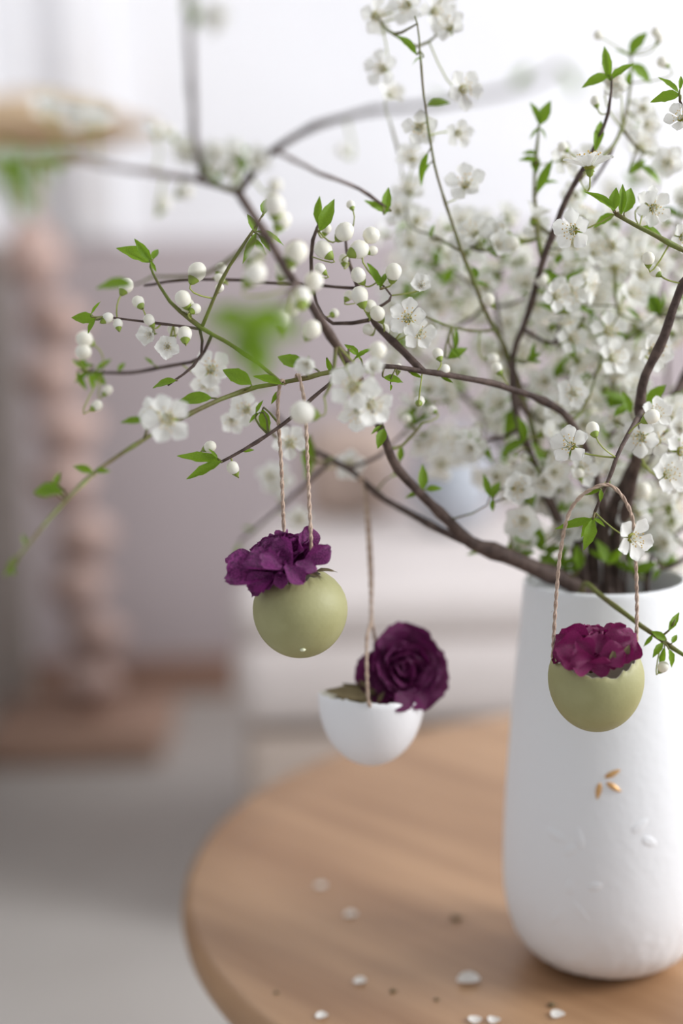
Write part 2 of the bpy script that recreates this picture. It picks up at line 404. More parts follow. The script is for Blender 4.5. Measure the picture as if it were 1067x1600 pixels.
B0.px([(318, 283, .53, 1.2), (304, 210, .50, 1.3), (298, 90, .47, 1.2), (294, 0, .45, 1.0), (292, -60, .44, .8)])
B0.px([(432, 238, .53, .9), (500, 270, .57, .8), (560, 295, .60, .8), (598, 320, .62, .7)])
B0.px([(462, 442, .585, 1.0), (445, 470, .52, .9), (410, 500, .44, .8), (370, 512, .41, .6)])
B0.px([(735, 848, .715, 2.6), (690, 830, .725, 2.0), (650, 808, .735, 1.9), (600, 780, .74, 1.7), (560, 745, .745, 1.6), (510, 712, .755, 1.5), (470, 690, .77, 1.3), (425, 640, .79, 1.0)])
B0.px([(520, 716, .752, 1.2), (490, 745, .77, 1.1), (430, 800, .80, 1.0), (375, 845, .82, .7)])
B2 = newb('slender branch sweeping to the lower left edge, carrying the left green egg', .008, -.01)
main(B2, [(950, 915, .745, 2.6), (940, 800, .735, 2.4), (920, 715, .72, 2.2), (880, 645, .70, 1.9), (800, 607, .685, 1.6), (740, 592, .67, 1.4), (660, 580, .66, 1.3), (600, 573, .655, 1.2), (540, 577, .655, 1.2)], 0)
B2.px([(540, 577, .655, 1.2), (480, 590, .65, 1.1), (440, 598, .65, 1.1), (380, 610, .645, 1.1), (310, 640, .63, 1.1), (240, 677, .615, 1.0), (160, 730, .595, .9), (90, 795, .575, .75), (45, 850, .56, .6), (10, 890, .55, .5)], 1)
B2.px([(661, 580, .66, 1.7), (630, 548, .665, 1.7), (600, 520, .668, 1.6), (577, 490, .67, 1.4), (560, 450, .672, 1.1), (545, 410, .675, .9), (540, 375, .68, .7)])
B2.px([(577, 500, .67, 1.0), (520, 506, .67, .9), (495, 475, .67, .8), (487, 430, .668, .9), (488, 375, .666, .8), (500, 345, .665, .6)])
B2.px([(545, 577, .655, .9), (500, 612, .655, .8), (455, 652, .652, .9), (400, 690, .65, .8), (345, 722, .648, .7)])
B2.px([(440, 598, .65, .9), (400, 565, .655, .9), (350, 532, .66, 1.0), (315, 512, .66, 1.1), (265, 470, .66, .9), (240, 428, .66, .6), (236, 410, .66, .5)], 1)
B2.px([(315, 512, .66, .9), (345, 440, .655, .8), (385, 374, .65, .7), (400, 352, .65, .5), (414, 328, .65, .3)], 1)
B2.px([(312, 514, .66, .7), (270, 507, .66, .6), (230, 503, .66, .6), (165, 495, .66, .5)])
B2.px([(312, 514, .66, .8), (315, 555, .665, .7), (285, 585, .66, .6), (262, 602, .66, .5)])
B2.px([(330, 525, .66, .8), (310, 560, .68, .8), (250, 575, .70, .9), (190, 583, .715, .9), (140, 580, .72, .6)])
B2.px([(560, 450, .672, .8), (500, 446, .68, .7), (440, 443, .685, .8), (310, 436, .69, .8), (225, 446, .695, .6)])
B2.px([(577, 488, .67, .9), (600, 475, .665, .7), (610, 462, .664, .5), (590, 440, .664, .5)])
B3 = newb('upright branch rising right of centre to a leafy tip above the blossoms', -.004, .004)
main(B3, [(912, 905, .745, 2.96), (880, 830, .738, 2.65), (840, 740, .735, 2.26), (808, 650, .73, 1.95), (802, 560, .73, 1.72), (825, 490, .725, 1.72), (848, 410, .71, 1.72), (885, 312, .695, 1.48), (925, 240, .685, 1.17), (950, 175, .68, 0.78), (956, 120, .675, 0.47)])
B3.px([(848, 405, .71, 1.3), (836, 330, .72, 1.1), (836, 260, .72, .9), (842, 195, .71, .6)], 1)
B3.px([(905, 280, .69, 1.2), (965, 215, .715, 1.0), (985, 130, .735, .8), (985, 85, .74, .5)], 1)
B3.px([(805, 620, .73, 1.6), (830, 650, .75, 1.4), (790, 560, .77, 1.1), (770, 450, .79, .9)])
B4 = newb('thin green branch standing tall at top centre with blurred blossoms', -.014, .008)
main(B4, [(900, 905, .752, 1.87), (866, 810, .75, 1.66), (845, 720, .745, 1.44), (820, 630, .74, 1.37), (790, 545, .73, 1.30), (765, 500, .72, 1.15), (740, 440, .71, 1.08), (715, 375, .70, 0.86), (690, 300, .695, 0.68), (673, 230, .69, 0.65), (661, 130, .685, 0.58), (655, 60, .685, 0.50), (648, 25, .68, 0.36)], 1)
B4.px([(720, 392, .70, 0.72), (680, 370, .72, 0.65), (640, 350, .74, 0.58), (632, 300, .75, 0.43), (625, 250, .76, 0.36)], 1)
B4.px([(772, 515, .72, 0.72), (735, 518, .705, 0.65), (690, 505, .69, 0.58), (655, 490, .68, 0.43)], 1)
B5 = newb('dark thick trunk leaning to the right frame edge behind the right egg', .004, .012)
main(B5, [(925, 900, .75, 3.74), (955, 808, .738, 3.53), (985, 738, .732, 3.31), (1012, 690, .73, 3.02), (1045, 635, .735, 2.59), (1080, 570, .745, 2.30), (1110, 500, .75, 2.02)])
B5.px([(1005, 705, .73, 2.0), (1045, 703, .735, 1.5), (1080, 700, .74, 1.2)])
B6 = newb('right hand branch with the sharp speckled blossom and the right egg hanging on it', .018, -.006)
main(B6, [(962, 900, .748, 3.0), (978, 800, .72, 2.8), (1000, 690, .695, 2.6), (1003, 605, .678, 2.4), (1037, 525, .668, 2.2), (1067, 442, .66, 1.9), (1095, 400, .655, 1.6), (1100, 300, .655, 1.2), (1085, 210, .65, .9), (1062, 158, .65, .6)])
B6.px([(1096, 404, .655, 1.3), (1067, 390, .652, 1.2), (1028, 370, .65, 1.1), (1000, 356, .65, 1.0), (962, 334, .65, .9)], 1)
B6.px([(1003, 640, .685, 1.3), (990, 665, .662, 1.1), (972, 697, .652, 1.0), (955, 735, .65, .9), (940, 772, .65, .8), (929, 800, .65, .7)])
B7 = newb('grey green twig dipping over the vase rim to the lower right edge', .0, -.02)
B7.path([(B7.base.copy(), .0014), (P(908, 990, .735), .0014), (P(908, 925, .718), .0014), (P(917, 912, .700), .0013), (P(930, 924, .690), .0013), (P(960, 947, .680), .0012), (P(1000, 977, .672), .0012), (P(1035, 1000, .668), .0011), (P(1067, 1022, .665), .001), (P(1100, 1038, .66), .0007)], 1)
B7.px([(1030, 997, .668, .7), (1045, 985, .666, .5), (1055, 968, .664, .4)], 1)
LATE = []
back = [
 ('dark branch at the back running straight up behind the middle of the bouquet', (.006, .02), [(945, 900, .765, 1.80), (950, 760, .79, 1.56), (956, 600, .80, 1.44), (943, 460, .79, 1.14), (930, 380, .78, 0.72), (940, 320, .78, 0.42)]),
 ('blossom laden back branch spreading left behind the white egg twine', (-.02, .015), [(905, 900, .765, 1.80), (850, 790, .80, 1.50), (780, 690, .83, 1.32), (720, 610, .85, 1.08), (670, 540, .86, 0.84), (640, 470, .86, 0.48)]),
 ('dense flowering branch in the blurred depth between the trunk and centre', (.0, .025), [(935, 895, .775, 1.68), (905, 720, .82, 1.44), (880, 560, .83, 1.20), (860, 480, .84, 0.84), (800, 390, .86, 0.48)]),
 ('flowering back branch at the far right edge above the vase', (.02, .02), [(975, 900, .77, 1.68), (1020, 780, .80, 1.38), (1040, 640, .83, 1.20), (1040, 500, .83, 0.90), (1020, 380, .82, 0.60), (1030, 270, .80, 0.42)]),
]
for lab, off, pts in back:
    br = newb(lab, *off); main(br, pts)
for x, y, d, n in ((870, 885, .735, 4), (845, 860, .74, 3), (900, 850, .75, 3), (905, 890, .73, 3), (950, 880, .73, 3), (990, 895, .735, 3), (830, 800, .76, 3), (880, 800, .76, 3), (1000, 860, .74, 2), (800, 870, .73, 2)):
    LATE.append((x, y, d, n))
B11 = newb('short leafy twig low at the right, above the vase rim', .026, 0)
main(B11, [(1010, 905, .745, 1.8), (1035, 890, .74, 1.5), (1060, 880, .74, 1.2), (1085, 860, .74, .8)])

# ---- organs
def curve3(a, b, d, k=.45, n=5):
    """stalk from a (on the branch) to b, arriving along d"""
    L = (b-a).length; c = b-d*L*k; out = []
    for i in range(n):
        t = i/(n-1); out.append(a*(1-t)**2+c*2*t*(1-t)+b*t*t)
    return out
def host(p, only=None):
    i, d = nearest(p, only)
    if d > .030 and only is None:             # grow a side twig first
        a = NODE_P[i]; br = Branch.all[NODE_B[i]]; v = p-a; e = p-v.normalized()*.010
        mid = (a+e)/2+Vector((0, 0, -.12*v.length))+noise.noise_vector(p*20)*.004
        br.path([(a.copy(), min(.0011, NODE_R[i])), (mid, .0008), (e, .0005)], 1, n=5); i, d = nearest(p)
    return i
def blossom(c, d, size=1.0, op=14, br=None, spin=None, st=True):
    """a five-petalled blossom: centre c, facing d; op = how far the petals rise in degrees"""
    c = Vector(c); d = Vector(d).normalized(); i = host(c-d*.006*size, br); B = Branch.all[NODE_B[i]]
    M_ = basis(d, rnd(0, 6.28) if spin is None else spin, c-B.base, size); inv = M_.inverted()
    b = MB(); b.lathe([(.0004, -.0032), (.0012, -.0026), (.0015, -.0010), (.0017, -.0002)], 7, mi=1)
    b.lathe([(.0019, -.0002), (.0024, .0008), (.0014, .0011), (.0003, .0004)], 8, mi=2)
    for k in range(5):
        q = 2*math.pi*(k+.5)/5; e = Vector((math.cos(q), math.sin(q), 0)); f = Vector((-e.y, e.x, 0))
        b.add([e*.0013+f*.0009-Vector((0, 0, .0006)), e*.0013-f*.0009-Vector((0, 0, .0006)), e*.0042-Vector((0, 0, .0012))], [(0, 1, 2)], 1)
    a = inv @ (NODE_P[i]-B.base); st_ = curve3(a, Vector((0, 0, -.003)), Vector((0, 0, 1)))
    b.tube(st_, .00042/size, 4, 0)
    o = ob('blossom', me('blossom', b.v, b.f, [M_stalk, M_calyx, M_heart], b.m), B.root, mat_=M_); B.nf += 1
    for k in range(5):
        Mp = Matrix.Rotation(2*math.pi*k/5+rnd(-.08, .08), 4, 'Z') @ Matrix.Rotation(-A(op+rnd(-7, 7)), 4, 'Y') @ Matrix.Rotation(rnd(-.15, .15), 4, 'X')
        ob('petal', random.choice(PET), o, mat_=Mp)
    if op < 60: ob('stamens', random.choice(STA), o, mat_=Matrix.Scale(1 if op < 40 else .7, 4))
    return o
def bud(c, d, r=.0036, br=None):
    c = Vector(c); d = Vector(d).normalized(); i = host(c-d*r*1.5, br); B = Branch.all[NODE_B[i]]
    M_ = basis(d, rnd(0, 6), c-B.base); inv = M_.inverted(); b = MB()
    n = 12; rr = []
    for k in range(9):
        t = k/8*math.pi; rr.append((max(.00001, math.sin(t)*r*(1-.05*math.cos(t))), -math.cos(t)*r*1.08))
    vs0 = len(b.v); b.lathe(rr, n, mi=1)
    for v in b.v[vs0:]:                         # overlapping petal creases
        q = math.atan2(v.y, v.x); k = 1-.07*max(0, math.sin(q*2.5+v.z*300))*(1 if v.z > -r*.5 else 0); v.x *= k; v.y *= k
    b.lathe([(.0006, -r*1.55), (r*.36, -r*1.36), (r*.52, -r*1.08), (r*.66, -r*.84)], 10, mi=2)
    b.tube(curve3(inv @ (NODE_P[i]-B.base), Vector((0, 0, -r*1.5)), Vector((0, 0, 1))), .0004, 4, 0)
    B.nb += 1
    return ob('bud', me('bud', b.v, b.f, [M_stalk, M_bud, M_calyx], b.m), B.root, mat_=M_)
def leaf(a, tip, up=None, kind=None, br=None, snap=True):
    a = Vector(a); tip = Vector(tip); i, dist = nearest(a, br); B = Branch.all[NODE_B[i]]
    if dist > .030: i = host(a); B = Branch.all[NODE_B[i]]; dist = (NODE_P[i]-a).length
    if dist > .0015:
        B.mb.tube([p-B.base for p in curve3(NODE_P[i], a, (tip-a).normalized(), .3, 4)], [.0006, .0005, .00045, .0004], 4, 1)
    x = (tip-a); L = x.length; x.normalize(); up = Vector(up) if up is not None else cdir(rnd(-.5, .5), .6, .8)
    z = (up-x*up.dot(x)).normalized(); y = z.cross(x); m_ = (Matrix((x, y, z)).transposed()*L).to_4x4(); m_.translation = a-B.base
    B.nl += 1
    return ob('leaf', random.choice(LEAF) if kind is None else LEAF[kind], B.root, mat_=m_)
def leafpx(x0, y0, x1, y1, d, dd=0, up=None, kind=None, br=None):
    u = cdir(*up) if up else cdir(rnd(-.35, .35), .45+rnd(-.3, .3), .9); return leaf(P(x0, y0, d), P(x1, y1, d+dd), u, kind, br)
def bpx(x, y, d, f=(0, 0, 1), s=1.0, op=14, br=None, spin=None): return blossom(P(x, y, d), cdir(*f), s, op, br, spin)
def budpx(x, y, d, f=None, rpx=11, br=None):
    f = f or (rnd(-.6, .6), rnd(0, 1), rnd(-.4, .6)); return bud(P(x, y, d), cdir(*f), rpx*d/FPX, br)
i0, i2, i3, i4, i5, i6, i7 = B0.i, B2.i, B3.i, B4.i, B5.i, B6.i, B7.i
# ---- blossoms in and near focus
bpx(897, 360, .65, (-.55, -.12, .8), 1.0, 14, i6, .3)
bpx(921, 263, .66, (-.10, .93, .30), 1.25, 22, i3)
bpx(985, 840, .643, (.45, -.20, .85), 1.08, 14, i6, .9)
bpx(893, 698, .65, (-.45, .28, .8), 1.0, 18, i6, .2)
bpx(637, 498, .662, (-.1, .1, 1), .98, 16, i2); bpx(652, 520, .668, (.15, -.15, 1), .92, 24, i2)
bpx(658, 447, .668, (-.1, .15, 1), .78, 48, i2)
bpx(552, 605, .60, (-.1, .1, 1), 1.12, 12, i0); bpx(578, 632, .605, (.45, -.25, .8), 1.0, 18, i0); bpx(560, 640, .61, (-.1, -.6, .7), .95, 22, i0)
bpx(582, 578, .60, (.1, .2, 1), .75, 55, i0)
bpx(262, 655, .60, (.02, -.05, 1), 1.15, 14, i2, .4); bpx(245, 648, .607, (-.6, .2, .6), .85, 25, i2)
bpx(262, 541, .662, (.1, -.1, 1), .78, 40, i2); bpx(236, 522, .668, (-.3, -.2, .8), .75, 45, i2)
bpx(480, 568, .615, (-.05, -.3, .9), .85, 58, i2); bpx(330, 578, .685, (.1, .2, .9), 1.05, 20, i2); bpx(322, 600, .70, (.1, -.2, .9), .9, 22, i2)
bpx(452, 692, .70, (.1, .1, .9), .95, 18); bpx(437, 750, .80, (-.2, 0, 1), 1.1, 16); bpx(422, 745, .79, (.1, .2, 1), .9, 20)
bpx(385, 640, .69, (-.2, .1, .9), .95, 25); bpx(362, 655, .70, (.2, -.3, .9), .8, 30); bpx(468, 810, .81, (0, 0, 1), .9, 20)
# top centre column
for x, y, d, s in ((585, 25, .72, 1.05), (637, 8, .71, 1), (678, 18, .71, .85), (703, 45, .71, .95), (598, 108, .73, 1), (608, 150, .74, .9), (655, 200, .70, 1.0), (722, 140, .705, 1.05), (715, 208, .71, .8), (643, 250, .73, .95), (728, 290, .70, 1.1), (640, 300, .75, 1), (622, 330, .75, .9), (650, 345, .75, .95), (640, 380, .75, .9), (690, 5, .73, .9)):
    bpx(x, y, d, (rnd(-.5, .5), rnd(-.4, .4), .9), s, rnd(10, 26))
for x, y, d, s in ((1020, 325, .665, .9), (1012, 318, .67, .85), (1064, 186, .65, .8), (1065, 370, .67, .9), (1043, 255, .72, 1), (1000, 230, .73, 1), (1010, 195, .73, .8), (950, 130, .70, .9), (965, 135, .70, .8), (1005, 170, .73, .75), (868, 463, .70, .85), (1017, 548, .69, 1.15), (880, 250, .71, .9), (815, 762, .70, .9), (803, 765, .70, .85), (818, 812, .72, 1.15), (822, 845, .735, .9), (1022, 648, .675, .9), (1062, 705, .68, 1.05), (1040, 742, .675, 1.05), (1050, 748, .682, .9), (1002, 683, .675, 1), (1025, 690, .685, 1), (955, 560, .71, 1), (725, 700, .79, 1.1), (690, 725, .80, 1.1), (775, 745, .76, 1), (545, 725, .77, .95), (700, 690, .81, 1), (895, 615, .70, .95), (870, 640, .715, .9), (905, 735, .70, .95), (985, 460, .72, 1), (1000, 430, .73, 1), (960, 420, .73, 1), (843, 362, .74, .9), (925, 395, .72, 1.0), (955, 385, .72, 1.0)):
    bpx(x, y, d, (rnd(-.5, .5), rnd(-.35, .35), .85), s, rnd(10, 30))
# ---- buds in and near focus
for q in ((308, 425, .655, 15), (286, 467, .655, 13), (293, 478, .66, 12), (305, 483, .657, 9), (197, 447, .67, 12), (216, 472, .66, 10), (168, 497, .66, 9), (184, 506, .66, 8), (233, 500, .658, 9), (289, 522, .657, 12), (270, 515, .665, 9), (132, 530, .70, 13), (130, 550, .70, 13), (151, 634, .70, 9), (168, 610, .71, 8), (328, 698, .65, 9.5), (364, 731, .648, 10), (473, 645, .60, 19), (343, 435, .68, 8), (345, 420, .69, 9), (343, 450, .66, 7),
          (538, 362, .66, 15), (580, 368, .665, 14), (561, 390, .662, 15), (505, 390, .66, 14), (500, 420, .66, 9), (560, 430, .66, 12), (562, 462, .66, 14), (590, 490, .66, 12), (578, 480, .665, 11), (582, 392, .664, 8), (548, 320, .67, 7), (522, 490, .68, 8), (615, 425, .66, 13), (545, 462, .668, 8), (537, 405, .67, 8), (575, 515, .665, 9), (600, 515, .67, 9), (510, 358, .67, 8),
          (398, 428, .56, 18), (400, 402, .575, 15), (428, 320, .575, 17), (440, 345, .58, 15), (462, 395, .58, 19), (445, 418, .585, 16), (470, 465, .58, 17), (455, 480, .585, 14), (490, 440, .59, 15), (487, 515, .60, 15), (440, 500, .57, 16),
          (590, 548, .60, 14), (684, 553, .665, 9), (694, 578, .665, 9), (655, 627, .67, 9), (776, 575, .69, 9), (763, 468, .70, 10), (622, 575, .66, 7),
          (1013, 404, .65, 10), (1023, 424, .66, 9), (926, 670, .65, 11), (1018, 651, .65, 12), (930, 158, .69, 8), (935, 55, .73, 8), (1035, 97, .72, 9), (1025, 50, .73, 8), (879, 230, .70, 8), (995, 885, .74, 11), (1003, 768, .72, 14), (1036, 1042, .665, 9), (770, 560, .71, 9), (880, 355, .72, 9), (1030, 60, .73, 7), (815, 800, .73, 7), (905, 740, .69, 8), (862, 415, .72, 8), (675, 640, .70, 7), (635, 655, .72, 8)):
    budpx(q[0], q[1], q[2], None, q[3])
# ---- leaves in and near focus (base x y, tip x y, distance)
for q in ((135, 580, 112, 560, .72), (138, 582, 150, 610, .72), (145, 582, 165, 600, .718), (130, 580, 128, 556, .722), (150, 578, 175, 562, .718), (322, 270, 310, 232, .525), (340, 275, 372, 262, .53), (365, 285, 385, 250, .54), (385, 270, 408, 262, .54), (160, 730, 140, 745, .594), (98, 770, 60, 757, .577), (237, 408, 209, 372, .658), (237, 410, 183, 382, .66), (239, 405, 246, 384, .662), (235, 408, 244, 425, .656), (400, 362, 389, 333, .65), (402, 362, 448, 372, .65), (400, 365, 378, 410, .65), (405, 368, 425, 390, .652), (395, 372, 415, 400, .655), (412, 335, 416, 308, .65), (150, 500, 110, 494, .66), (148, 500, 135, 518, .655), (142, 492, 160, 472, .655), (205, 445, 145, 440, .58), (440, 600, 395, 585, .645), (392, 600, 345, 572, .64), (275, 595, 235, 600, .655), (330, 622, 275, 622, .64), (225, 658, 188, 655, .605),
          (145, 738, 113, 725, .59), (150, 735, 170, 735, .592), (95, 765, 48, 768, .575), (85, 760, 92, 738, .58), (30, 868, 5, 900, .555), (40, 850, 35, 835, .557), (15, 885, 22, 902, .552), (345, 720, 276, 717, .648), (345, 722, 293, 752, .645), (340, 716, 325, 702, .648), (375, 705, 398, 702, .65), (410, 640, 418, 680, .66), (405, 645, 385, 660, .66), (400, 645, 410, 625, .66), (490, 715, 475, 750, .76), (483, 680, 482, 750, .74), (436, 610, 424, 632, .652), (120, 582, 135, 610, .72), (140, 580, 118, 598, .72), (185, 580, 195, 565, .715), (240, 570, 225, 555, .70), (145, 570, 122, 575, .72),
          (500, 360, 522, 310, .662), (497, 350, 498, 305, .665), (513, 345, 516, 325, .668), (600, 335, 608, 290, .62), (600, 330, 570, 312, .62), (610, 330, 590, 330, .625), (594, 448, 575, 408, .66), (594, 450, 606, 415, .66), (590, 445, 582, 405, .665), (490, 575, 462, 562, .66), (470, 572, 430, 552, .655), (470, 568, 450, 548, .66), (560, 555, 540, 535, .645), (555, 560, 580, 540, .64), (545, 560, 535, 545, .64), (548, 545, 568, 560, .64), (510, 560, 520, 590, .65), (600, 590, 630, 595, .655), (610, 600, 612, 612, .655),
          (650, 85, 620, 42, .685), (660, 90, 640, 95, .69), (668, 165, 705, 152, .69), (668, 240, 650, 290, .69), (672, 255, 655, 275, .70), (672, 370, 680, 350, .71), (740, 440, 765, 450, .715), (745, 435, 740, 415, .71), (712, 545, 714, 510, .695), (705, 545, 720, 560, .69), (700, 560, 730, 540, .69), (690, 590, 708, 600, .668), (640, 582, 660, 592, .66), (830, 560, 835, 535, .72), (825, 565, 845, 545, .72), (828, 565, 848, 565, .72),
          (765, 775, 755, 740, .70), (768, 778, 780, 748, .70), (770, 780, 768, 800, .70), (660, 765, 662, 725, .70), (665, 765, 690, 760, .70), (655, 768, 632, 780, .705), (600, 670, 590, 700, .67), (595, 665, 580, 680, .67), (625, 720, 627, 695, .70), (610, 745, 635, 735, .735),
          (843, 195, 832, 150, .71), (843, 195, 860, 155, .71), (840, 200, 828, 215, .71), (842, 200, 856, 212, .712), (838, 240, 815, 235, .715), (838, 250, 812, 245, .715), (838, 270, 835, 235, .718), (842, 290, 875, 275, .715), (840, 300, 865, 250, .71),
          (952, 125, 943, 62, .675, 5), (953, 125, 990, 95, .675), (950, 118, 910, 130, .675), (930, 235, 943, 175, .68, 5), (985, 85, 1010, 45, .735), (985, 100, 1020, 128, .735), (985, 110, 978, 140, .73), (987, 90, 960, 75, .74), (960, 328, 920, 290, .648), (958, 330, 962, 290, .65), (970, 335, 975, 280, .652), (975, 332, 988, 290, .655), (1000, 355, 1040, 365, .668), (960, 335, 925, 350, .67),
          (1062, 148, 1017, 152, .65), (1060, 145, 1030, 118, .652), (1062, 140, 1066, 112, .65), (1000, 260, 1040, 280, .72), (985, 270, 1010, 245, .72),
          (925, 812, 870, 822, .65), (926, 812, 916, 860, .648), (928, 810, 946, 822, .648), (930, 808, 905, 838, .655), (938, 765, 910, 775, .65), (942, 762, 955, 750, .655), (938, 765, 940, 785, .645), (1020, 992, 1005, 1010, .667), (1045, 985, 1062, 955, .664), (1040, 1000, 1018, 985, .664), (1035, 1005, 1020, 1025, .664), (1045, 1015, 1055, 1045, .662), (1050, 1005, 1058, 990, .664), (1038, 1012, 1030, 1050, .663),
          (1035, 890, 1045, 840, .74), (1040, 885, 1062, 870, .74), (1030, 890, 1020, 905, .735), (960, 650, 985, 628, .70), (985, 645, 975, 610, .70), (880, 395, 860, 420, .72), (770, 855, 730, 870, .73), (800, 830, 830, 850, .73), (850, 870, 880, 850, .74), (905, 480, 930, 490, .73), (1000, 500, 975, 480, .73), (1010, 630, 1040, 600, .69), (1050, 625, 1066, 610, .73), (375, 850, 365, 875, .82), (400, 830, 378, 825, .82)):
    leafpx(q[0], q[1], q[2], q[3], q[4], rnd(-.004, .004), None, q[5] if len(q) > 5 else None)
for x, y, d, n in LATE:
    for k in range(n): a_ = rnd(0, 6.28); leafpx(x, y, x+40*math.cos(a_), y-40*abs(math.sin(a_)), d, rnd(-.01, .01))
# foreground leaves far out of focus
for q in ((380, 520, 440, 470, .43, 4), (400, 520, 350, 560, .42, 4), (390, 500, 330, 480, .43, 4), (420, 500, 470, 530, .43, 4), (370, 530, 440, 560, .41, 4), (400, 510, 400, 610, .43, 4), (30, 270, 0, 220, .38, 4), (30, 280, 40, 340, .385, 4), (60, 255, 110, 240, .40, 4), (10, 290, 60, 230, .38, 4), (365, 512, 470, 495, .405, 4), (370, 512, 310, 505, .40, 4), (385, 510, 395, 580, .41, 4), (400, 505, 455, 520, .42, 0), (50, 250, 10, 300, .40, 4), (60, 250, 90, 280, .41, 4), (20, 290, -25, 240, .375, 4), (25, 285, 70, 310, .38, 4), (880, 105, 905, 150, .42, 1), (800, 142, 830, 100, .43, 1), (296, 20, 300, -20, .45, 1), (296, 30, 288, -5, .455, 1), (297, 50, 310, 10, .46, 1), (325, 270, 305, 225, .52, 1), (330, 270, 345, 290, .52, 1), (400, 262, 380, 225, .53, 1), (395, 265, 350, 235, .53, 1), (690, 160, 672, 140, .455, 1)):
    leafpx(q[0], q[1], q[2], q[3], q[4], 0, (rnd(-.2, .2), .3, .9), q[5])
for x, y, d in ((345, 25, .45), (370, 245, .53), (340, 240, .52), (400, 255, .53), (290, 240, .515), (125, 180, .45), (150, 195, .46), (75, 175, .44)):
    bpx(x, y, d, (rnd(-.4, .4), rnd(-.3, .5), .8), .75, 40)
for x, y, d, r in ((255, 318, .51, 12), (290, 300, .52, 11), (360, 265, .53, 14), (430, 290, .54, 11), (240, 200, .50, 12), (262, 205, .505, 10), (535, 235, .50, 9), (330, 262, .53, 12)): budpx(x, y, d, None, r)
# ---- the blurred mass of blossoms behind
def inside(x, y):
    if x < 560 or x > 1100: return 0
    if y < 330: return .45 if (x > 835 and y > 250) or (x > 950 and y > 150) else 0
    if x < 620: return .35 if 540 < y < 700 else 0
    lo = 700+(x-620)*.50
    if y > min(lo, 885): return 0
    return 1
rs = random.Random(11); cnt = 0; tries = 0; spots = []
while cnt < 112 and tries < 9000:
    tries += 1
    x = rs.uniform(560, 1100); y = rs.uniform(120, 890); d = rs.choice([rs.uniform(.715, .77), rs.uniform(.76, .84), rs.uniform(.80, .91)])
    if rs.random() > inside(x, y): continue
    if x < 700 and d < .76: continue
    p = P(x, y, d)
    if any((p-q).length < .017 for q in spots): continue
    i, dd = nearest(p)
    if dd > .085: continue
    spots.append(p.copy()); cnt += 1
    a = NODE_P[i]; B = Branch.all[NODE_B[i]]; v = p-a
    if dd > .012:
        mid = (a+p)/2+Vector((0, 0, -.10*dd))+noise.noise_vector(p*30)*.003
        B.path([(a.copy(), min(.0013, NODE_R[i])), (mid, .0009), (p.copy(), .0006)], rs.choice([0, 1]), n=5)
    ax = v.normalized()
    for k in range(rs.choice([2, 3, 3, 4])):
        f = Vector((rs.gauss(0, 1), rs.gauss(0, 1), rs.gauss(0, 1))).normalized()*1.0 + ax*.5 - F*.55
        f.normalize(); c = p+f*rs.uniform(.010, .016); blossom(c, f, rs.uniform(.85, 1.08), rs.choice([8, 14, 20, 28, 40]), B.i)
    for k in range(rs.choice([0, 1, 1, 2])):
        f = Vector((rs.gauss(0, 1), rs.gauss(0, 1), rs.gauss(0, 1)+.3)).normalized(); bud(p+f*rs.uniform(.009, .013), f, rs.uniform(.0024, .0036), B.i)
    for k in range(rs.choice([1, 2, 2, 3])):
        f = (Vector((rs.gauss(0, 1), rs.gauss(0, 1), rs.gauss(0, 1)+.5)).normalized()+ax*.4).normalized(); leaf(p, p+f*rs.uniform(.011, .019), None, None, B.i)
for B in Branch.all:
    o = B.mb.obj('wood', [M_bark, M_twig], B.root)

# ------------------------------------------------------------------ hanging eggs
def twine(pts, parent, base, r=.00062, name='twine'):
    sm = smoothpath([(p, 0) for p in pts], .0012); b = MB(); q = [p for p, _ in sm]
    up = Vector((.2, .9, .1))
    for ph in (0, math.pi):
        path = []
        for i, p in enumerate(q):
            t_ = (q[min(i+1, len(q)-1)]-q[max(i-1, 0)]).normalized(); a = (up-t_*up.dot(t_)).normalized(); c = t_.cross(a)
            an = ph+i*.85; path.append(p+(a*math.cos(an)+c*math.sin(an))*r*.62-base)
        b.tube(path, r, 5)
    rr = random.Random(3)
    for i in range(0, len(q), 3):                # loose fibres
        v = Vector((rr.gauss(0, 1), rr.gauss(0, 1), rr.gauss(0, 1))).normalized(); s = q[i]-base
        b.tube([s, s+v*r*2.0+Vector((0, 0, r)), s+v*r*3.2], .00006, 3, 0, False)
    return b.obj(name, M_twine, parent)
